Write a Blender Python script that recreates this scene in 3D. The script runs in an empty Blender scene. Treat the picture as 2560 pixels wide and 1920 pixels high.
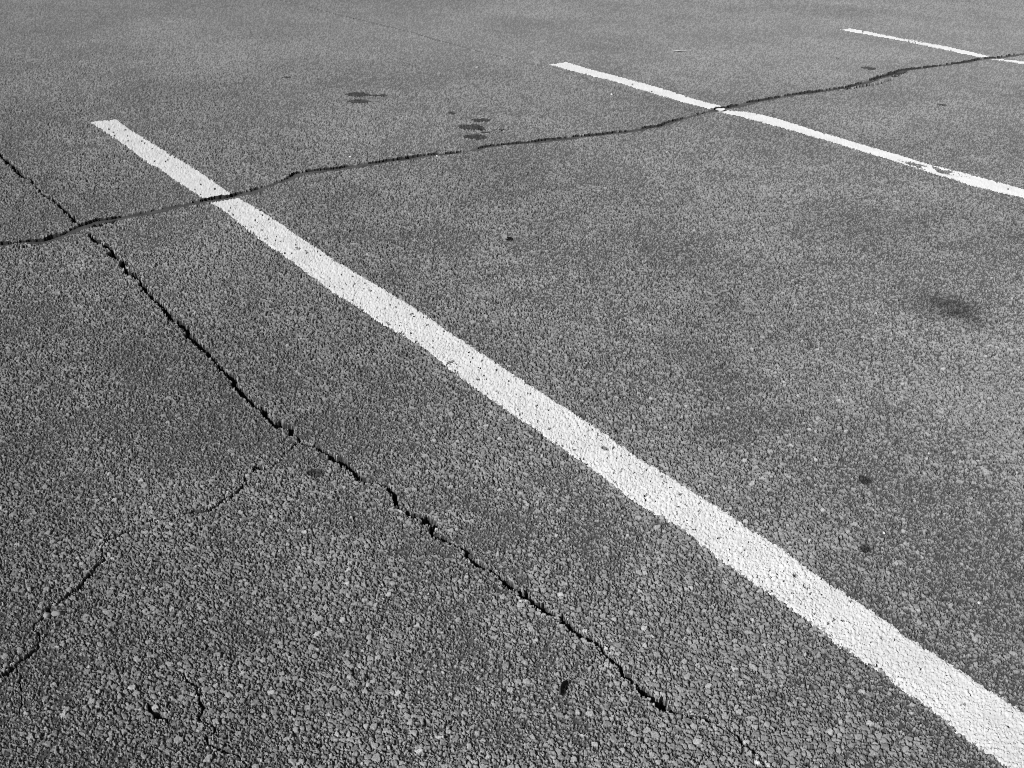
import bpy, math
import numpy as np
from mathutils import Matrix, Vector

# ------------------------------------------------------------------ camera, sky, sun, exposure
scene = bpy.context.scene
scene.render.engine = 'CYCLES'
scene.cycles.use_denoising = False
scene.cycles.max_bounces = 4
scene.cycles.diffuse_bounces = 2
scene.cycles.filter_width = 1.0
CAM_H = 1.21
PITCH, ROLL = 0.483448608, 0.0328209983
cam_data = bpy.data.cameras.new('camera')
cam_data.sensor_width = 36.0
cam_data.lens = 36.8687
cam_data.clip_start = 0.05
cam_data.clip_end = 2000.0
cam = bpy.data.objects.new('camera', cam_data)
scene.collection.objects.link(cam)
right = Vector((1, 0, 0))
upv = Vector((0, math.sin(PITCH), math.cos(PITCH)))
fwd = Vector((0, math.cos(PITCH), -math.sin(PITCH)))
cx = right * math.cos(ROLL) + upv * math.sin(ROLL)
cy = -right * math.sin(ROLL) + upv * math.cos(ROLL)
m = Matrix((cx, cy, -fwd)).transposed().to_4x4()
m.translation = Vector((0, 0, CAM_H))
cam.matrix_world = m
scene.camera = cam

SUN_EL = math.radians(29.0)
SHADOW_AZ = math.radians(44.0)          # shadows run forward and to the right
sun_dir = Vector((-math.sin(SHADOW_AZ) * math.cos(SUN_EL), -math.cos(SHADOW_AZ) * math.cos(SUN_EL), math.sin(SUN_EL)))
world = bpy.data.worlds.new('World')
scene.world = world
world.use_nodes = True
nt = world.node_tree
nt.nodes.clear()
sky = nt.nodes.new('ShaderNodeTexSky')
sky.sky_type = 'NISHITA'
sky.sun_disc = False
sky.sun_elevation = SUN_EL
sky.sun_rotation = math.atan2(sun_dir.x, sun_dir.y)
bw = nt.nodes.new('ShaderNodeRGBToBW')   # black and white photograph
bg = nt.nodes.new('ShaderNodeBackground')
bg.inputs['Strength'].default_value = 0.05
wo = nt.nodes.new('ShaderNodeOutputWorld')
nt.links.new(sky.outputs[0], bw.inputs[0])
nt.links.new(bw.outputs[0], bg.inputs[0])
nt.links.new(bg.outputs[0], wo.inputs[0])
sun = bpy.data.lights.new('sun', 'SUN')
sun.energy = 4.8
sun.angle = math.radians(0.53)
sun.color = (1, 1, 1)
sun_ob = bpy.data.objects.new('sun', sun)
sun_ob.rotation_euler = sun_dir.to_track_quat('Z', 'Y').to_euler()
sun_ob.location = (-3, -4, 5)
scene.collection.objects.link(sun_ob)
vs = scene.view_settings
vs.view_transform = 'Standard'
vs.look = 'None'
vs.exposure = 0.24
vs.gamma = 1.0
vs.use_curve_mapping = False

# ------------------------------------------------------------------ measured layout (millimetres on the ground)
STRIPES = [
  ([(1266,4940),(1274,4696),(1276,4428),(1269,4220),(1278,4046),(1279,3858),(1285,3697),(1286,3569),(1295,3473),(1291,3372),(1285,3230),(1281,3056),(1285,2942),(1275,2583),(1288,2474),(1285,2362),(1296,2230),(1303,2127),(1293,1990),(1290,1891),(1291,1723),(1294,1636),(1294,1509),(1294,1392),(1288,1296),(1304,1149),(1295,1083),(1293,1015),(1290,960),(1295,909),(1288,774),(1290,718),(1294,675),(1288,626),(1289,579),(1281,521),(1283,475)],
   [(1380,4941),(1373,4724),(1383,4440),(1392,4101),(1396,3868),(1392,3741),(1393,3649),(1399,3473),(1403,3363),(1405,3234),(1400,3107),(1404,2944),(1400,2825),(1405,2718),(1412,2560),(1418,2442),(1419,2316),(1414,2165),(1414,1824),(1416,1662),(1415,1534),(1410,1410),(1416,1306),(1416,1237),(1417,1170),(1414,1104),(1419,1018),(1413,956),(1410,872),(1409,794),(1406,719),(1408,651),(1407,586),(1407,499)], 4940),
  ([(3962,4734),(3989,4463),(3978,4166),(3971,3893),(3984,3723),(3977,3627),(4000,3554),(4006,3463),(4012,3358),(4013,3269),(4014,3123),(4014,2953),(4006,2757),(3993,2567),(3980,2443),(3983,2335),(3964,2244),(3975,2132),(3996,2029)],
   [(4100,5046),(4088,4823),(4106,4498),(4108,4214),(4082,3921),(4088,3743),(4052,3663),(4112,3601),(4135,3486),(4139,3378),(4117,3172),(4110,2899),(4110,2711),(4094,2580),(4107,2417),(4113,2259),(4111,2103)], 5041),
  ([(6677,4990),(6706,4800),(6703,4505),(6697,4314),(6663,4071),(6662,3915),(6649,3840),(6676,3782),(6694,3713),(6700,3627)],
   [(6817,5073),(6827,4891),(6803,4644),(6828,4546),(6817,4305),(6797,4071),(6762,3874),(6733,3818),(6766,3756),(6802,3687)], 5075),
]
CRACKS = {
  'main': [(-1799.7,3075.8,16.5),(-1648.5,3146.7,23.5),(-1630.2,3155.3,19.6),(-1617.5,3160.2,10.0),(-1595.2,3177.4,11.2),(-1573.4,3187.6,13.8),(-1535.8,3187.0,26.5),(-1518.1,3207.8,24.7),(-1500.5,3238.9,29.3),(-1478.0,3278.6,21.8),(-1459.3,3330.1,25.6),(-1445.8,3356.1,31.7),(-1425.0,3395.5,26.5),(-1375.9,3424.0,25.2),(-1345.6,3451.6,22.1),(-1299.0,3492.5,23.5),(-1241.9,3543.0,28.2),(-1207.4,3592.1,23.6),(-1155.3,3627.4,21.8),(-1105.1,3673.3,28.3),(-1051.2,3709.9,24.7),(-1018.5,3750.6,26.8),(-984.6,3789.1,27.4),(-961.1,3835.0,13.8),(-938.3,3870.6,14.0),(-895.3,3939.7,20.1),(-858.4,4026.6,29.9),(-805.9,4063.7,35.3),(-742.2,4095.2,28.2),(-679.0,4135.6,34.5),(-615.8,4184.7,33.8),(-529.7,4254.6,27.7),(-462.4,4297.6,28.3),(-394.6,4348.4,27.7),(-324.3,4385.7,23.0),(-280.8,4397.3,19.8),(-252.0,4424.2,15.4),(-230.3,4435.8,14.7),(-186.9,4462.1,15.8),(-151.4,4511.1,18.3),(-114.6,4542.1,21.0),(-34.8,4584.7,12.6),(67.5,4629.2,30.6),(171.6,4678.3,26.0),(332.7,4778.7,24.7),(498.5,4863.5,28.4),(556.6,4910.0,28.8),(675.4,5002.8,23.6),(794.8,5159.0,23.4),(916.2,5291.1,14.5),(985.0,5360.8,35.8),(1080.8,5440.8,45.6),(1226.9,5584.9,29.6),(1447.9,5760.7,29.6),(1673.4,5912.9,32.8),(1834.5,6036.2,16.1),(2019.2,6224.9,30.4),(2127.6,6363.7,39.4),(2341.8,6607.8,35.9),(2519.9,6716.0,20.1),(2807.9,6913.7,23.5),(3006.2,7084.4,37.6),(3116.8,7135.2,24.8),(3357.7,7304.6,37.0),(4589.8,8149.8,29.3)],
  'diagA': [(-2164.4,4235.0,5.1),(-2088.3,4139.2,5.9),(-2030.7,4061.7,6.7),(-1994.9,4016.6,6.8),(-1938.1,3943.3,6.4),(-1897.7,3885.8,7.3),(-1834.5,3825.0,6.2),(-1801.4,3777.2,2.5),(-1727.8,3671.6,1.9),(-1674.3,3622.7,4.0),(-1644.4,3579.0,5.0),(-1602.3,3524.7,5.2),(-1546.5,3454.6,5.8),(-1502.4,3391.8,5.9),(-1476.3,3364.5,5.8)],
  'diagB': [(-1408.7,3267.1,4.0),(-1368.7,3215.3,6.0),(-1342.8,3190.5,6.0),(-1310.0,3161.5,5.8),(-1281.2,3116.8,6.5),(-1265.3,3082.3,7.4),(-1228.9,3045.2,6.7),(-1195.4,2989.3,5.0),(-1166.2,2934.7,7.0),(-1154.2,2940.5,6.0),(-1128.6,2905.5,5.1),(-1101.1,2853.4,5.1),(-1064.6,2803.6,6.1),(-1039.5,2767.1,5.4),(-1011.7,2731.6,6.2),(-989.0,2700.6,5.7),(-963.0,2658.4,7.0),(-931.5,2617.8,6.3),(-904.0,2589.3,6.0),(-870.8,2539.5,5.6),(-593.1,2144.1,4.9),(-573.4,2128.7,4.5),(-555.0,2094.3,4.4),(-542.0,2071.1,4.9),(-525.6,2074.8,4.6),(-498.1,2050.3,4.6),(-492.9,2024.8,3.4),(-472.3,2005.8,5.3),(-453.9,1996.9,4.9),(-427.4,1978.7,4.8),(-404.7,1965.4,4.3),(-391.4,1946.8,3.9),(-367.2,1922.1,4.9),(-344.9,1907.0,4.3),(-330.2,1891.7,4.3),(-321.6,1867.2,3.9),(-314.5,1851.9,3.9),(-292.5,1851.0,2.2),(-274.5,1843.2,2.0),(-258.7,1833.1,2.3),(-244.5,1814.4,2.8),(-231.6,1785.3,3.1),(-222.6,1769.1,3.4),(-209.0,1751.3,1.0),(-195.6,1733.8,2.3),(-173.7,1723.0,3.1),(-154.4,1712.2,4.0),(-148.0,1704.6,3.2),(-143.5,1664.3,4.2),(-127.2,1655.8,3.9),(-108.2,1640.0,3.3),(-85.2,1626.5,2.8),(-69.1,1614.6,3.0),(-70.4,1598.3,2.9),(-56.6,1583.1,2.5),(-45.4,1573.2,3.1),(-27.7,1560.2,3.0),(-12.2,1543.9,3.8),(-1.3,1531.0,4.2),(12.1,1515.0,4.8),(37.4,1492.8,5.8),(58.0,1471.4,5.0),(78.2,1444.3,4.3),(114.0,1421.7,3.7),(128.9,1392.6,3.5),(155.5,1370.7,3.1),(169.8,1348.7,3.6),(183.4,1321.7,3.1),(200.0,1290.3,3.2),(220.2,1265.1,3.4),(237.6,1253.2,3.3),(253.6,1231.3,3.0),(278.1,1222.5,1.3),(305.2,1209.1,0.9),(345.6,1191.8,1.7),(354.4,1180.4,2.0),(372.1,1160.3,2.0),(386.3,1142.8,1.9),(391.5,1125.3,1.0),(397.4,1095.3,0.7)],
  'side': [(-469.4,1995.0,1.9),(-486.8,1954.5,1.2),(-498.8,1915.5,1.6),(-505.5,1877.9,3.1),(-542.6,1889.4,4.3),(-545.8,1830.6,1.5),(-558.6,1795.1,2.3),(-571.0,1768.9,3.5),(-583.0,1743.3,3.1),(-603.9,1717.7,2.8),(-653.4,1699.0,0.7),(-702.2,1680.5,0.7),(-738.3,1666.8,2.6),(-738.2,1640.1,2.0),(-749.2,1620.8,2.5),(-762.6,1609.0,2.1),(-760.8,1580.1,1.4),(-743.2,1549.3,1.9),(-752.9,1535.0,2.6),(-758.3,1504.2,2.7),(-762.4,1471.2,2.8),(-771.5,1442.0,2.6),(-782.5,1429.0,1.4),(-781.9,1407.5,1.9),(-796.1,1388.7,1.6),(-781.3,1348.4,1.3),(-773.5,1320.5,2.0),(-784.4,1292.5,3.6),(-792.5,1268.1,4.2),(-811.2,1243.7,4.4)],
  'sideb': [(-789.7,1278.8,1.1),(-772.3,1255.9,1.4),(-763.6,1235.6,1.1),(-749.7,1216.1,0.8),(-739.6,1196.8,0.6),(-734.7,1172.9,0.3)],
  'low': [(-512.6,1265.3,0.6),(-501.5,1252.8,1.0),(-479.0,1238.5,1.5),(-473.9,1213.6,1.5),(-460.1,1189.8,1.5),(-453.1,1171.1,1.2),(-438.9,1157.6,1.7),(-434.5,1134.9,1.4),(-425.2,1119.6,1.2),(-400.9,1105.1,1.6),(-369.9,1089.1,1.5),(-344.1,1064.8,1.2)],
  'pit': [(-545.1,1193.3,1.2),(-532.5,1181.8,2.8),(-520.8,1172.8,3.1),(-508.5,1161.6,1.5)],
  'hair': [(-2338.5,9143.3,12.2),(-1952.0,8678.6,12.6),(-1704.8,8458.5,12.4),(-1542.1,8232.4,10.9),(-1424.7,8114.2,11.1),(-1315.4,7963.8,11.3),(-1194.4,7854.8,12.0),(-1072.2,7717.3,11.0),(-953.9,7584.1,11.1),(-762.7,7381.5,10.2),(-618.4,7181.4,8.8),(-553.6,7084.3,9.8),(-442.6,6972.0,9.5),(-332.3,6813.2,9.0),(-218.5,6686.2,9.8),(-81.8,6545.0,9.7),(6.5,6446.3,9.8),(126.4,6334.3,10.0)],
  'sA': [(-1590.3,3140.3,3.3),(-1566.9,3137.3,10.9),(-1544.2,3144.7,9.6),(-1527.1,3157.0,5.7)],
  'sB': [(-1428.0,3339.8,8.1),(-1409.6,3353.4,7.7),(-1397.0,3372.4,9.2),(-1380.4,3392.0,9.2),(-1367.5,3411.4,5.4)],
  'sC': [(1790.2,5986.9,8.6),(1864.6,6022.4,11.3),(1941.2,6086.2,10.1),(2036.1,6163.3,10.0),(2108.9,6228.8,8.3),(2175.3,6313.9,9.5)],
  'sD': [(1938.8,6148.2,16.2),(2037.2,6259.4,18.9),(2125.8,6422.7,18.2),(2185.7,6415.5,64.4),(2254.9,6460.6,43.5),(2321.9,6540.5,21.4)],
  'ghost': [(336.0,6073.9,9.7),(431.6,5914.5,10.1),(536.2,5776.2,10.3),(635.5,5632.4,9.4),(728.0,5473.5,10.0),(823.9,5383.9,11.3),(917.0,5296.9,11.1)],
  'ghost2': [(1037.0,5181.1,9.0),(1113.2,5063.6,9.0),(1202.7,4937.9,9.5),(1303.0,4833.7,9.0),(1371.9,4709.4,8.3),(1450.5,4598.6,8.5)],
}
SMUDGE = [(1298,2883)]
SPOTS = {'leaf': (-37, 3347), 'chip': (94, 1261), 'sliver': (1003, 6969), 'flake': (1003, 5336)}
STAIN_LIST = [
  ((-843, 5452, 55, 50), 'larger upper spot of the oil drips farther left, above the long crack'),
  ((-736, 5447, 42, 30), 'thin streak right of the upper spot in the far left oil drips'),
  ((-810, 5299, 50, 47), 'lower spot of the oil drips farther left, above the long crack'),
  ((-792, 5600, 20, 13), 'faint tiny streak behind the far left oil drips'),
  ((-188, 4991, 39, 34), 'faint farthest spot of the oil drips close above the long crack'),
  ((-227, 4854, 54, 45), 'widest dark spot of the oil drips close above the long crack'),
  ((-183, 4819, 26, 18), 'thin streak touching the widest oil drip spot close above the long crack'),
  ((-97, 4821, 32, 19), 'small separate streak at the right of the oil drips close above the long crack'),
  ((-161, 4766, 28, 16), 'faint sliver between the widest and nearest oil drip spots above the long crack'),
  ((-197, 4680, 47, 42), 'darkest nearest spot of the oil drips close above the long crack'),
  ((-337, 5115, 19, 21), 'lone small faint spot left of the oil drips close above the long crack'),
  ((2118, 6613, 41, 49), 'dark stain beside the splintered part of the long crack'),
  ((2006, 6919, 13, 20), 'tiny dark spot farthest above the splintered part of the long crack'),
  ((2231, 5654, 26, 25), 'small dark streak on the bay between the middle and farthest lines, below the long crack'),
  ((-410, 1869, 17, 13), 'dark oval bitumen patch just below the diagonal crack where it forks'),
  ((-1280, 5800, 23, 30), 'small faint mark beyond the tip of the nearest white line'),
  ((766, 1914, 11, 17), 'small soft dark spot in the bay right of the nearest line, upper one of two'),
  ((697, 1663, 10, 12), 'small soft dark spot in the bay right of the nearest line, lower one of two'),
]
PEBBLE_LIST = [
  ((-702, 4284), 0.0060, 1, 'white pebble just above the long crack, right of its darkest bend'),
  ((-346, 4347), 0.0060, 1, 'white pebble lying at the edge of the long crack below the oil drips'),
  ((477, 5642), 0.0070, 1, 'white pebble just below the far half of the middle line'),
  ((643, 4533), 0.0060, 1, 'white pebble a little below the long crack, left of the middle line'),
  ((-265, 6250), 0.0080, 1, 'white pebble far off, left of the tip of the middle white line'),
  ((859, 1512), 0.0032, 1, 'tiny white pebble at the right edge of the picture, right of the nearest line'),
  ((747, 1715), 0.0032, 1, 'white pebble in the bay right of the nearest line, upper one of a close pair'),
  ((747, 1673), 0.0034, 1, 'white pebble in the bay right of the nearest line, lower one of a close pair'),
  ((944, 2035), 0.0030, 1, 'tiny lone white pebble in the middle of the nearest bay'),
  ((523, 2216), 0.0050, 0, 'pale grey pebble beside the upper middle part of the nearest line'),
  ((-980, 2182), 0.0040, 0, 'tiny pale pebble on the left, beyond the thin branching crack'),
  ((411, 1197), 0.0065, 0, 'large pale grey stone low between the diagonal crack end and the nearest line'),
  ((732, 2182), 0.0060, 0, 'flat pale grey stone in the nearest bay beside a small dark hole'),
  ((-782, 1393), 0.0080, 0, 'pale grey stone loosened beside the thin branching crack, left one of a pair'),
  ((-769, 1399), 0.0080, 0, 'pale grey stone loosened beside the thin branching crack, right one of a pair'),
]

STRIPE_AZ = -0.641793194                # turns ground coordinates so that the bay lines run along y

# ------------------------------------------------------------------ noise
def h32(ix, iy, seed):
    with np.errstate(over='ignore'):
        h = (ix.astype(np.int64).astype(np.uint32) * np.uint32(374761393)) ^ (iy.astype(np.int64).astype(np.uint32) * np.uint32(668265263)) ^ np.uint32((seed * 2246822519 + 12345) & 0xffffffff)
        h = (h ^ (h >> np.uint32(13))) * np.uint32(1274126177)
        h = (h ^ (h >> np.uint32(16))) * np.uint32(2246822519)
        h = h ^ (h >> np.uint32(15))
    return h.astype(np.float64) / 4294967295.0

def vnoise(x, y, seed):
    ix, iy = np.floor(x), np.floor(y)
    fx, fy = x - ix, y - iy
    fx = fx * fx * fx * (fx * (fx * 6 - 15) + 10)
    fy = fy * fy * fy * (fy * (fy * 6 - 15) + 10)
    a, b = h32(ix, iy, seed), h32(ix + 1, iy, seed)
    c, d = h32(ix, iy + 1, seed), h32(ix + 1, iy + 1, seed)
    return (a + (b - a) * fx) * (1 - fy) + (c + (d - c) * fx) * fy

def fbm(x, y, seed, octaves=3):
    s, a, t = 0.0, 1.0, 0.0
    for o in range(octaves):
        s = s + a * vnoise(x * 2 ** o + 17.3 * o, y * 2 ** o - 9.1 * o, seed + o)
        t += a
        a *= 0.5
    return s / t

def cells(x, y, seed):
    """Irregular cells: distance to the border, the cell's two random numbers and the offset from its centre."""
    ix, iy = np.floor(x), np.floor(y)
    d1 = np.full(x.shape, 9.0); d2 = np.full(x.shape, 9.0)
    r1 = np.zeros(x.shape); r2 = np.zeros(x.shape); ox = np.zeros(x.shape); oy = np.zeros(x.shape)
    for j in (-1, 0, 1):
        for i in (-1, 0, 1):
            gx, gy = ix + i, iy + j
            px = gx + 0.1 + 0.8 * h32(gx, gy, seed)
            py = gy + 0.1 + 0.8 * h32(gx, gy, seed + 7)
            dx, dy = x - px, y - py
            d = np.maximum(np.hypot(dx, dy), 0.75 * (np.abs(dx) + np.abs(dy)))
            near = d < d1
            d2 = np.where(near, d1, np.minimum(d2, d))
            r1 = np.where(near, h32(gx, gy, seed + 13), r1)
            r2 = np.where(near, h32(gx, gy, seed + 29), r2)
            ox = np.where(near, dx, ox); oy = np.where(near, dy, oy)
            d1 = np.where(near, d, d1)
    return d2 - d1, r1, r2, ox, oy

def sstep(a, b, x):
    t = np.clip((x - a) / (b - a), 0, 1)
    return t * t * (3 - 2 * t)

def polyline(x, y, pts):
    """Distance to a polyline of (x, y, half width) in metres, its half width there and the signed side offset."""
    P = np.array(pts) / 1000.0
    best = np.full(x.shape, 9.0); w = np.zeros(x.shape); side = np.zeros(x.shape); along = np.zeros(x.shape)
    run = 0.0
    for a, b in zip(P[:-1], P[1:]):
        e = b[:2] - a[:2]
        L = math.hypot(*e)
        if L < 1e-6:
            continue
        t = np.clip(((x - a[0]) * e[0] + (y - a[1]) * e[1]) / (L * L), 0, 1)
        dx, dy = x - a[0] - t * e[0], y - a[1] - t * e[1]
        d = np.hypot(dx, dy)
        n = d < best
        best = np.where(n, d, best)
        w = np.where(n, a[2] + (b[2] - a[2]) * t, w)
        side = np.where(n, (-e[1] * dx + e[0] * dy) / L, side)
        along = np.where(n, run + t * L, along)
        run += L
    return best, w, side, along

# ------------------------------------------------------------------ the ground sheet: rows and columns, finer nearer by, out to the horizon
PX = 1.0 / 1048.0
cols = np.arange(-0.64, 0.6401, 0.72 * PX)
wide = 0.64 * 1.35 ** np.arange(1, 23)
cols = np.concatenate([-wide[::-1], cols, wide])
sp, cp = math.sin(PITCH), math.cos(PITCH)
tans = np.arange(-0.47, 0.428, 0.78 * PX)
rows = CAM_H * (cp + sp * tans) / (sp - cp * tans)
far = rows[-1] * 1.22 ** np.arange(1, 22)
rows_all = np.concatenate([[-600, -200, -60, -20, -6, -2, -0.6, 0.2, 0.6], rows, far])
rows_all = np.concatenate([rows_all[rows_all < rows[0]], rows, far])
reach = np.maximum(rows_all, rows[0]) * cp + CAM_H * sp
X = cols[None, :] * reach[:, None]
Y = np.repeat(rows_all[:, None], len(cols), 1)
NR, NC = X.shape
n_back = int((rows_all < rows[0]).sum())
nw = len(wide)
fine = np.zeros((NR, NC), bool)
fine[n_back + 1:n_back + len(rows) - 1, nw + 1:-nw - 1] = True
rng = np.random.default_rng(4)
sx = 0.72 * PX * reach[:, None]
sy = np.gradient(rows_all)[:, None]
X = X + np.where(fine, (rng.random(X.shape) - 0.5) * 0.55 * sx, 0)
dY = np.where(fine, (rng.random(X.shape) - 0.5) * 0.6 * sy, 0)
Y = Y + dY
X = X + cols[None, :] * cp * dY
xf, yf, ff = X.ravel(), Y.ravel(), fine.ravel()
N = xf.size

Z = np.zeros(N); TONE = np.full(N, 0.12); ZP = np.zeros(N)
KIND = np.zeros(N, np.int8)             # 0 asphalt, 1.. crack numbers, 20 sealant
CRACK_ID = {'main': 1, 'sA': 1, 'sB': 1, 'sC': 1, 'sD': 1, 'diagA': 2, 'diagB': 2, 'side': 3, 'sideb': 3, 'low': 4, 'pit': 5, 'hair': 6}
SEAL = 20
STRIPE_D = np.full((3, N), -1.0)        # depth inside each painted line (metres)
MAIN_D = np.full(N, 9.0)

def ground(x, y, idx):
    xm, ym = x * 1000.0, y * 1000.0
    wx = xm + 3.2 * (vnoise(xm / 7, ym / 7, 3) - 0.5) + 2.4 * (vnoise(xm / 2.6, ym / 2.6, 4) - 0.5)
    wy = ym + 3.2 * (vnoise(xm / 7, ym / 7, 5) - 0.5) + 2.4 * (vnoise(xm / 2.6, ym / 2.6, 6) - 0.5)
    patch = fbm(xm / 420, ym / 420, 40, 3)                 # where the coarse stone shows more
    patch2 = fbm(xm / 90, ym / 90, 44, 2)
    cover = np.clip(0.33 + 1.5 * (patch - 0.5) + 1.0 * (patch2 - 0.5), 0.03, 0.85)
    fine_n = vnoise(xm / 1.6, ym / 1.6, 11) - 0.5
    mid_n = fbm(xm / 4.0, ym / 4.0, 15, 2) - 0.5
    h = -1.9 + 1.9 * fine_n + 2.4 * mid_n                  # bituminous mortar
    tone = 0.042 + 0.04 * vnoise(xm / 2.2, ym / 2.2, 12)
    for size, seed, share, lift, edge in ((3.2, 71, 0.55, 0.5, 0.16), (5.6, 81, 0.9, 0.85, 0.12), (10.5, 91, 1.0, 1.05, 0.09)):
        e, r1, r2, ox, oy = cells(wx / size, wy / size, seed)
        p = share if size < 5 else (0.16 + 0.95 * cover if size < 10 else cover * 0.85)
        shrink = 0.06 + 0.42 * r2 * r2
        top = sstep(shrink - 0.08, shrink + edge, e)
        a1, a2 = r1 * 43.0 % 1.0, r1 * 91.0 % 1.0
        tilt = (ox * (a1 - 0.5) + oy * (a2 - 0.5)) * size * 0.48
        sh = -4.6 + (4.6 + lift * 0.55 + (a1 * a2) * 0.9 * lift) * top + tilt * top
        sh = sh + (0.55 * fine_n + 0.9 * (vnoise(xm / 3.1 + 40 * a1, ym / 3.1, 17) - 0.5)) * (0.5 + 0.5 * lift)
        on = (r1 < p) & ((sh > h) if size < 5 else ((top > 0.25) | (e > shrink - 0.14)))
        st = 0.18 + 0.12 * a2 + 0.10 * (a1 > 0.955) + 0.09 * (vnoise(xm / 1.5, ym / 1.5, 19) - 0.5)
        tone = np.where(on, 0.024 + (st - 0.024) * sstep(0.3, 0.95, top), tone)
        h = np.where(on, sh, h)
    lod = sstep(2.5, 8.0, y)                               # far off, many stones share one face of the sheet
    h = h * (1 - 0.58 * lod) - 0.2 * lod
    tone = tone + (0.215 - tone) * 0.55 * lod  # also lightened with distance: the brighter grazing view is put into the colour
    _, c1, c2, _, _ = cells(wx / 5.6, wy / 5.6, 81)
    wear = fbm(xm / 600, ym / 600, 60, 4)
    tone = tone * (0.80 + 0.45 * wear)
    und = 5.0 * (fbm(xm / 900, ym / 900, 50, 3) - 0.5) + 1.6 * (fbm(xm / 130, ym / 130, 55, 2) - 0.5)
    kind = np.zeros(x.shape, np.int8)
    # cracks
    rag = (c1 - 0.5) * 3.6 + 2.4 * (vnoise(xm / 3, ym / 3, 31) - 0.5)
    main_d = np.full(x.shape, 9.0)
    for name, pts in CRACKS.items():
        P = np.array(pts) / 1000.0
        pad = 0.10
        sel = np.nonzero((x > P[:, 0].min() - pad) & (x < P[:, 0].max() + pad) & (y > P[:, 1].min() - pad) & (y < P[:, 1].max() + pad))[0]
        if len(sel) == 0:
            continue
        jx, jy = 0.0, 0.0
        if name not in ('main', 'ghost', 'ghost2', 'hair'):
            jx = 0.013 * (vnoise(xm[sel] / 24, ym[sel] / 24, 46) - 0.5) + 0.007 * (vnoise(xm[sel] / 8, ym[sel] / 8, 47) - 0.5)
            jy = 0.013 * (vnoise(xm[sel] / 24, ym[sel] / 24, 48) - 0.5) + 0.007 * (vnoise(xm[sel] / 8, ym[sel] / 8, 49) - 0.5)
        d, w, side, along = polyline(x[sel] + jx, y[sel] + jy, pts)
        d, w, side = d * 1000, w * 1000, side * 1000
        if name == 'main':
            w = np.minimum(w * 0.9, 25.0)
        r = rag[sel]
        hs, ts, ks, u = h[sel], tone[sel], kind[sel], und[sel]
        if name == 'main':
            md = d - w
            main_d[sel] = np.minimum(main_d[sel], md / 1000)
            inside = md < 0.4 * r + 13 * (vnoise(along * 1000 / 55, np.sign(side) * 3, 39) - 0.5) + 6 * (vnoise(along * 1000 / 21, np.sign(side) * 3, 42) - 0.5) + (8 * (vnoise(along * 1000 / 11, np.sign(side) * 3, 43) - 0.6)) * (side > 0)
            gap = inside & (side > w * (0.55 + 1.2 * (vnoise(along * 1000 / 110, along * 0, 33) - 0.5)) + 0.35 * r + 5 * (vnoise(along * 1000 / 38, along * 0, 34) - 0.5))
            seal = inside & ~gap
            drop = sstep(-1.0, 0.35, side / np.maximum(w, 1))
            film = -0.4 - 3.2 * drop + 0.5 * mid_n[sel]
            hs = np.where(seal, np.minimum(film, hs + 2), hs)
            hs = np.where(gap, -6.0 - 7.0 * np.clip((side / np.maximum(w, 1)), 0, 1) + 2.5 * mid_n[sel], hs)
            ts = np.where(seal, 0.036 + 0.045 * vnoise(along * 1000 / 45, side / 14, 35) + 0.012 * fine_n[sel], np.where(gap, 0.026, ts))
            ks = np.where(seal, SEAL, np.where(gap, 1, ks))
        elif name.startswith('ghost'):
            b = (d < w * (0.4 + 1.6 * vnoise(along * 1000 / 50, along * 0, 37))) & (r > -0.3)
            hs = np.where(b, hs - 2.2, hs)
            ts = np.where(b, ts * 0.75, ts)
        elif name == 'sD':
            b = (d < w) & (vnoise(along * 1000 / 70, side / 16, 36) + 0.06 * r > 0.62)
            hs = np.where(b, -7.0, hs); ts = np.where(b, 0.022, ts)
        else:
            k = 0 if name in ('sA', 'sB', 'sC') else CRACK_ID[name]
            br = vnoise(along * 1000 / (90 if name == 'hair' else 26), along * 0 + k, 38)
            if name == 'hair':
                ww = w * 0.6 * np.clip((br - 0.25) * 2.0, 0.75, 1.0)
            else:
                ww = w * ((1.0 if k == 2 else 0.75) + 1.3 * (br - 0.45)) + (0.4 if k == 2 else 0.2)
                if name == 'diagA':
                    ww = ww * 0.72
            ww = np.maximum(ww, 1.1 if k == 2 else 0.8)
            b = d < ww + r * np.minimum(0.15 if name == 'hair' else 0.75, 0.2 * w + 0.04) * (ww > 0.9)
            b &= ww > 0.35
            deep = -3.0 if name == 'hair' else -(3.2 + 4.0 * np.minimum(ww, 5.0))
            hs = np.where(b, deep + 1.5 * mid_n[sel], hs)
            ts = np.where(b, 0.12 if name == 'hair' else np.clip(0.075 - 0.02 * ww, 0.018, 0.075), ts)
            ks = np.where(b & (ks == 0), k, ks)
            # stones along a crack stand proud or have loosened
            lip = (~b) & (d < ww + 9.0)
            hs = np.where(lip, hs + 0.5 * (c2[sel] - 0.3), hs)
            ts = np.where(lip, ts * (0.9 + 0.5 * c2[sel]), ts)
        h[sel], tone[sel], kind[sel] = hs, ts, ks
    # worn dark smudge
    sx_, sy_ = SMUDGE[0]
    g = np.exp(-(((xm - sx_) / 95) ** 2 + ((ym - sy_) / 120) ** 2))
    tone = tone * (1 - 0.75 * g * sstep(0.0, 0.55, fbm(xm / 40, ym / 40, 63, 3)))
    # painted lines
    c, s = math.cos(STRIPE_AZ), math.sin(STRIPE_AZ)
    rx, ry = (c * x - s * y) * 1000, (s * x + c * y) * 1000
    sd = np.full((3, x.size), -1.0)
    film = np.zeros(x.size)
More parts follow.
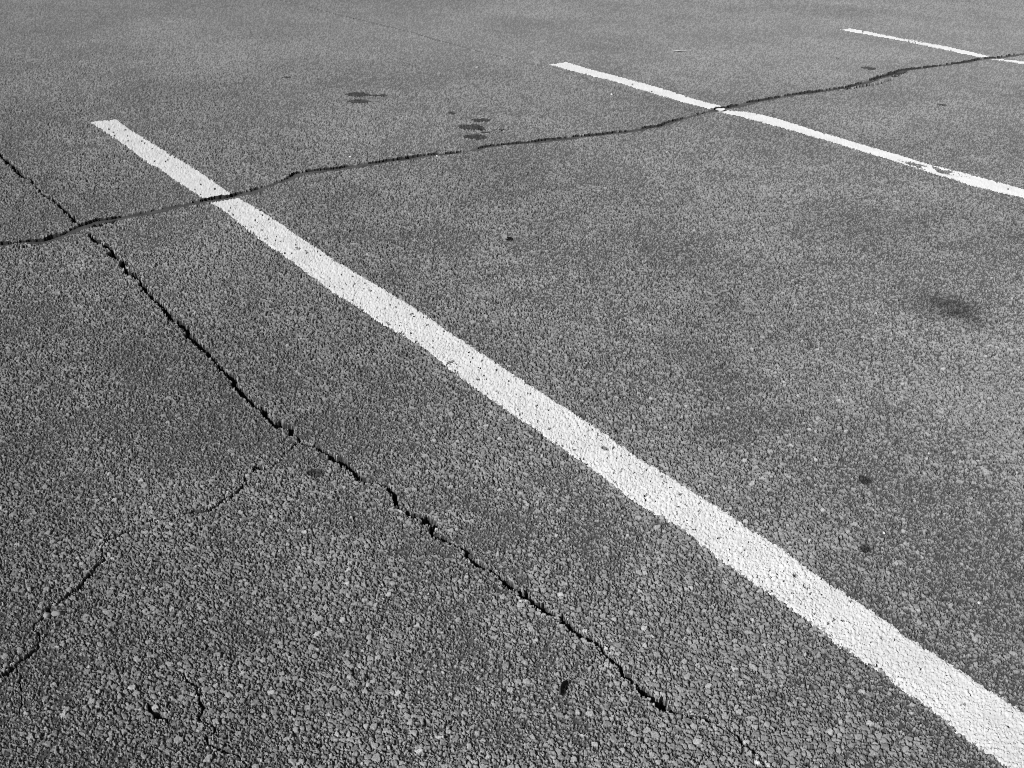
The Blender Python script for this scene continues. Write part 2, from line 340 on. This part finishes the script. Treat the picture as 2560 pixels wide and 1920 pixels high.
    for k, (L, Rr, ye) in enumerate(STRIPES):
        L, Rr = np.array(L, float)[::-1], np.array(Rr, float)[::-1]
        near = np.nonzero((rx > L[:, 0].min() - 60) & (rx < Rr[:, 0].max() + 60) & (ry < ye + 30) & (ry > -2500))[0]
        if len(near) == 0:
            continue
        qx, qy = rx[near], ry[near]
        xl = np.interp(qy, L[:, 1], L[:, 0]); xr = np.interp(qy, Rr[:, 1], Rr[:, 0])
        d = np.minimum(np.minimum(qx - xl, xr - qx), ye - qy)
        sd[k, near] = d / 1000
    ins = np.nonzero(sd.max(0) > -0.03)[0]
    if len(ins):
        d = sd.max(0)[ins] * 1000
        k = sd.argmax(0)[ins]
        d = d + 0.3 * np.interp(y[ins], rows, np.gradient(rows)) * 1000 - 2.5   # row spacing: keeps the line's full width where rows are wide
        qx, qy, hh = rx[ins], ry[ins], h[ins]
        speck = fbm(xm[ins] / 9, ym[ins] / 9, 21, 3) - 0.5
        sprayed = fbm(xm[ins] / 30, ym[ins] / 30, 24, 2) - 0.5
        t = 0.75 + 1.3 * np.clip((d - 1.0 + 8.0 * speck + 2.5 * sprayed + 1.6 * rag[ins]) / 4.0, -2.2, 0)
        t = t - 2.6 * sstep(0.76, 0.88, fbm(qx / 26, qy / 26, 27, 4)) * sstep(0.35, 0.6, speck + 0.5)
        # worn places: middle line far right, last line near its middle, first line just below the big crack
        w2 = np.exp(-(((qy - 2480) / 150) ** 2)) * (k == 1) * 0.75 * np.clip(1.25 - np.abs((qx - 4045) / 55 - (2480 - qy) / 260 * 0.7), 0, 1)
        w3 = np.exp(-(((qy - 4480) / 90) ** 2)) * (k == 2) * 0.4
        w1 = np.exp(-(((qy - 2830) / 90) ** 2)) * (k == 0) * 0.12
        worn = w2 + w3 + w1
        t = t - 3.4 * worn * sstep(0.42, 0.62, fbm(qx / 9, qy / 26, 29, 3))
        base = np.maximum(hh, -2.6 + 0.8 * mid_n[ins])
        base = base * 0.66
        chips = (hh < -3.4) & (speck > 0.27)
        t = np.where(chips, -1.2, t)
        film[ins] = base + t
        film[ins] = np.where(t < -0.9, -50, film[ins])
        film[ins] = np.where(main_d[ins] * 1000 < 1.5 + 0.9 * rag[ins], -50, film[ins])
        film[ins] = np.where(kind[ins] > 0, -50, film[ins])
        # old overspray fades the asphalt right beside the line
    Z[idx] = (h + und) / 1000
    ZP[idx] = (film + und) / 1000
    TONE[idx] = np.clip(tone, 0.012, 0.6)
    KIND[idx] = kind
    STRIPE_D[:, idx] = sd
    MAIN_D[idx] = main_d

ids = np.nonzero(ff)[0]
for chunk in np.array_split(ids, max(1, len(ids) // 150000)):
    ground(xf[chunk], yf[chunk], chunk)
rest = np.nonzero(~ff)[0]
for k, (L, Rr, ye) in enumerate(STRIPES):
    pass
Z[rest] = -0.0008

# ------------------------------------------------------------------ materials
def new_mat(name):
    mat = bpy.data.materials.new(name)
    mat.use_nodes = True
    t = mat.node_tree
    return mat, t, t.nodes['Principled BSDF']

def grey(v):
    return (v, v, v, 1)

def surface_material(name, tone_gain=1.0, value=None, rough=0.8, spec=0.3, speckle=0.25, bump=0.35, scale=700.0):
    """Grey mineral surface: its own tone (attribute or value), fine speckle and a fine bump, all in object space."""
    mat, t, b = new_mat(name)
    tc = t.nodes.new('ShaderNodeTexCoord')
    n = t.nodes.new('ShaderNodeTexNoise'); n.inputs['Scale'].default_value = scale; n.inputs['Detail'].default_value = 4
    t.links.new(tc.outputs['Object'], n.inputs['Vector'])
    mr = t.nodes.new('ShaderNodeMapRange')
    mr.inputs['From Min'].default_value = 0.3; mr.inputs['From Max'].default_value = 0.7
    mr.inputs['To Min'].default_value = 1 - speckle; mr.inputs['To Max'].default_value = 1 + speckle
    t.links.new(n.outputs['Fac'], mr.inputs['Value'])
    mul = t.nodes.new('ShaderNodeMath'); mul.operation = 'MULTIPLY'
    if value is None:
        at = t.nodes.new('ShaderNodeAttribute'); at.attribute_name = 'tone'
        g = t.nodes.new('ShaderNodeMath'); g.operation = 'MULTIPLY'; g.inputs[1].default_value = tone_gain
        t.links.new(at.outputs['Fac'], g.inputs[0])
        t.links.new(g.outputs[0], mul.inputs[0])
    else:
        big = t.nodes.new('ShaderNodeTexNoise'); big.inputs['Scale'].default_value = 9.0; big.inputs['Detail'].default_value = 6
        t.links.new(tc.outputs['Object'], big.inputs['Vector'])
        r2 = t.nodes.new('ShaderNodeMapRange')
        r2.inputs['From Min'].default_value = 0.3; r2.inputs['From Max'].default_value = 0.7
        r2.inputs['To Min'].default_value = value * 0.92; r2.inputs['To Max'].default_value = value * 1.06
        t.links.new(big.outputs['Fac'], r2.inputs['Value'])
        t.links.new(r2.outputs[0], mul.inputs[0])
    t.links.new(mr.outputs[0], mul.inputs[1])
    t.links.new(mul.outputs[0], b.inputs['Base Color'])
    b.inputs['Roughness'].default_value = rough
    b.inputs['Diffuse Roughness'].default_value = 0.6
    b.inputs['Specular IOR Level'].default_value = spec
    if bump:
        bp = t.nodes.new('ShaderNodeBump'); bp.inputs['Strength'].default_value = bump; bp.inputs['Distance'].default_value = 0.0008
        t.links.new(n.outputs['Fac'], bp.inputs['Height'])
        t.links.new(bp.outputs[0], b.inputs['Normal'])
    return mat

M_ASPHALT = surface_material('asphalt', 1.0, None, 0.5, 0.55, 0.4, 0.9)
M_PAINT = surface_material('white_line_paint', 1.0, 0.58, 0.7, 0.3, 0.05, 0.25)
M_CRACK = surface_material('crack_dirt', 1.0, None, 0.95, 0.1, 0.3, 0.3)
M_SEAL = surface_material('bitumen_sealant', 1.0, None, 0.6, 0.3, 0.15, 0.2)
M_STAIN = surface_material('oil_soaked_asphalt', 1.0, None, 0.55, 0.35, 0.3, 0.5)

# ------------------------------------------------------------------ meshes cut from the sheet
q = np.arange(NR * NC).reshape(NR, NC)
QUADS = np.stack([q[:-1, :-1], q[:-1, 1:], q[1:, 1:], q[1:, :-1]], -1).reshape(-1, 4)

def sheet(name, quads, z, mat, tone=None):
    used = np.zeros(N, bool); used[quads.ravel()] = True
    remap = np.cumsum(used) - 1
    co = np.stack([xf[used], yf[used], z[used]], 1).astype(np.float32)
    origin = np.zeros(3, np.float32)
    if name != 'pavement':
        origin = co.mean(0)
    co = co - origin
    me = bpy.data.meshes.new(name)
    nv, nq = len(co), len(quads)
    me.vertices.add(nv); me.vertices.foreach_set('co', co.ravel())
    me.loops.add(nq * 4); me.loops.foreach_set('vertex_index', remap[quads].astype(np.int32).ravel())
    me.polygons.add(nq)
    me.polygons.foreach_set('loop_start', np.arange(0, nq * 4, 4, dtype=np.int32))
    me.polygons.foreach_set('use_smooth', np.ones(nq, bool))
    at = me.attributes.new('tone', 'FLOAT', 'POINT')
    at.data.foreach_set('value', (TONE if tone is None else tone)[used].astype(np.float32))
    me.update(calc_edges=True)
    me.materials.append(mat)
    ob = bpy.data.objects.new(name, me)
    ob.location = origin.tolist()
    scene.collection.objects.link(ob)
    return ob

def tag(o, label, cat, group=None):
    o['label'] = label
    o['category'] = cat
    if group:
        o['group'] = group
    return o

kq = KIND[QUADS]
qkind = kq.max(1)                       # a face belongs to a crack when most of its corners do
qkind = np.where((kq == 6).any(1), 6, np.where((kq == 1).any(1), 1, np.where((kq > 0).sum(1) >= 2, qkind, 0)))
pave = sheet('pavement', QUADS[qkind == 0], Z, M_ASPHALT)
pave['kind'] = 'structure'

crack_labels = {
    1: 'long open dark crack that crosses all three white lines',
    2: 'jagged black crack running diagonally down from the long crack, left of the nearest white line',
    3: 'thin broken crack branching off the diagonal crack towards the lower left corner',
    4: 'short hairline crack in coarse asphalt near the bottom edge, ending in a fork',
    6: 'faint interrupted hairline crack leading to the tip of the middle white line',
}
for k, lab in crack_labels.items():
    qs = QUADS[qkind == k]
    if len(qs):
        tag(sheet('pavement_crack', qs, Z, M_CRACK, np.minimum(TONE, {1: 0.03, 2: 0.04, 6: 0.125}.get(k, 0.07))), lab, 'crack', 'cracks in the asphalt')
qs = QUADS[qkind == 5]
if len(qs):
    tag(sheet('surface_pit', qs, Z, M_CRACK), 'small dark slot shaped pit in coarse asphalt beside the short hairline crack', 'pit')
qs = QUADS[qkind == SEAL]
tag(sheet('crack_sealant', qs, Z, M_SEAL), 'smooth dark grey strip of sealant along the near side of the long crack', 'sealant')

line_labels = [
    'broad nearest white line running from upper left to the bottom right corner',
    'white line in the middle, with a worn streaky patch towards its right end',
    'short thin farthest white line at the top right',
]
best = STRIPE_D.argmax(0)
for k in range(3):
    okv = (best == k) & (STRIPE_D[k] > -0.03) & (ZP > -0.02)
    okq = okv[QUADS].all(1)
    tag(sheet('painted_line', QUADS[okq], ZP, M_PAINT), line_labels[k], 'parking line', 'white parking bay lines')

# ------------------------------------------------------------------ stains: thin oil film that follows the stones
for (sx0, sy0, ax, ay), lab in STAIN_LIST:
    ex, ey = (xf * 1000 - sx0) / ax, (yf * 1000 - sy0) / ay
    near = np.nonzero((np.abs(ex) < 1.6) & (np.abs(ey) < 1.6) & ff)[0]
    if len(near) == 0:
        continue
    r = np.hypot(ex[near], ey[near]) / 1.15 + 0.6 * (fbm(xf[near] * 1000 / 26, yf[near] * 1000 / 26, 66, 3) - 0.5)
    okv = np.zeros(N, bool); okv[near[(r < 1.0) & (KIND[near] == 0)]] = True
    cand = np.zeros(N, bool); cand[near] = True
    qs = QUADS[okv[QUADS].sum(1) >= 3]
    if len(qs) < 2:
        continue
    tag(sheet('oil_stain', qs, Z + 0.0004, M_STAIN, TONE * 0.22 + 0.006), lab, 'oil stain', 'dark oil stains on the asphalt')

# ------------------------------------------------------------------ small loose things
def height_at(x, y):
    i = np.argmin((xf - x) ** 2 + (yf - y) ** 2)
    return float(Z[i])

def mesh_object(name, verts, faces, mat, loc, rz=0.0, smooth=False):
    me = bpy.data.meshes.new(name)
    me.from_pydata([tuple(v) for v in verts], [], faces)
    me.update()
    if smooth:
        me.polygons.foreach_set('use_smooth', [True] * len(me.polygons))
    me.materials.append(mat)
    ob = bpy.data.objects.new(name, me)
    ob.location = loc
    ob.rotation_euler = (0, 0, rz)
    scene.collection.objects.link(ob)
    return ob

M_STONE = surface_material('pale_stone', 1.0, 0.55, 0.7, 0.3, 0.15, 0.4)
M_DULL = surface_material('grey_stone', 1.0, 0.27, 0.75, 0.3, 0.2, 0.4)
M_LEAF = surface_material('dry_leaf', 1.0, 0.20, 0.7, 0.25, 0.15, 0.3)
M_BARK = surface_material('dark_bark', 1.0, 0.05, 0.85, 0.2, 0.3, 0.5)
M_STRAW = surface_material('bleached_straw', 1.0, 0.5, 0.6, 0.3, 0.05, 0.1)

import bmesh
def pebble(loc, size, seed, mat, label, group):
    r = np.random.default_rng(seed)
    bm = bmesh.new()
    bmesh.ops.create_icosphere(bm, subdivisions=3, radius=1.0)
    ax = r.uniform(0.75, 1.25, 3)
    cuts = [(Vector(r.normal(size=3)).normalized(), r.uniform(0.55, 0.85)) for _ in range(9)]
    for v in bm.verts:
        p = v.co.copy()
        for n_, d_ in cuts:                      # broken facets
            e = p.dot(n_) - d_
            if e > 0:
                p -= n_ * e * 0.85
        v.co = Vector((p.x * ax[0], p.y * ax[1], p.z * 0.65 * ax[2])) * size
    me = bpy.data.meshes.new('pebble')
    bm.to_mesh(me); bm.free()
    me.polygons.foreach_set('use_smooth', [True] * len(me.polygons))
    me.materials.append(mat)
    ob = bpy.data.objects.new('pebble', me)
    ob.location = loc
    ob.rotation_euler = (0, 0, r.uniform(0, 6.28))
    scene.collection.objects.link(ob)
    return tag(ob, label, 'pebble', group)

for i, ((px, py), size, pale, lab) in enumerate(PEBBLE_LIST):
    x, y = px / 1000, py / 1000
    pebble((x, y, height_at(x, y) + size * 0.25), size, 100 + i, M_STONE if pale else M_DULL, lab, 'loose pebbles on the asphalt')

def blade(length, width, curl, cup, n=10, mcols=6, thick=0.0007):
    """A curled leaf blade with thickness: pointed both ends, bent along its length and cupped across."""
    V, Fc = [], []
    for s in (0, 1):
        for i in range(n + 1):
            u = i / n
            w = width * (math.sin(math.pi * min(1, max(0, 0.04 + 0.92 * u))) ** 0.8)
            for j in range(mcols + 1):
                v = j / mcols * 2 - 1
                z = curl * (2 * u - 1) ** 2 + cup * v * v + 0.0006 * math.sin(9 * u + 4 * v)
                V.append(((u - 0.5) * length + 0.0008 * math.sin(7 * v), v * w * 0.5, z + s * thick))
    m1 = mcols + 1
    off = (n + 1) * m1
    for i in range(n):
        for j in range(mcols):
            a = i * m1 + j
            Fc.append((a, a + m1, a + m1 + 1, a + 1))
            Fc.append((off + a, off + a + 1, off + a + m1 + 1, off + a + m1))
    ring = [j for j in range(m1)] + [i * m1 + mcols for i in range(1, n + 1)] + [n * m1 + j for j in range(mcols - 1, -1, -1)] + [i * m1 for i in range(n - 1, 0, -1)]
    for a, b in zip(ring, ring[1:] + ring[:1]):
        Fc.append((a, b, off + b, off + a))
    return V, Fc

def leaf(name, spot, length, width, curl, cup, rz, mat, label, cat, tilt=0.0, lift=0.001):
    x, y = SPOTS[spot][0] / 1000, SPOTS[spot][1] / 1000
    V, Fc = blade(length, width, curl, cup)
    ob = mesh_object(name, V, Fc, mat, (x, y, height_at(x, y) + lift), rz, True)
    ob.rotation_euler = (tilt, 0, rz)
    return tag(ob, label, cat)

leaf('dry_leaf', 'leaf', 0.036, 0.016, 0.004, 0.006, math.radians(-62), M_LEAF, 'small curled dry leaf on open asphalt right of the nearest white line', 'leaf', 0.8, 0.006)
leaf('bark_chip', 'chip', 0.034, 0.016, 0.004, 0.004, math.radians(68), M_BARK, 'small dark upright bark chip near the bottom edge, left of the diagonal crack end', 'bark chip', 1.1, 0.006)
leaf('straw', 'sliver', 0.085, 0.016, 0.004, 0.003, math.radians(-6), M_STRAW, 'thin bleached straw sliver lying above the middle white line', 'straw', 0.0, 0.004)
leaf('paint_flake', 'flake', 0.055, 0.030, 0.004, 0.002, math.radians(25), M_PAINT, 'loose white paint flake in the long crack at the middle line', 'paint flake', 0.2, 0.006)
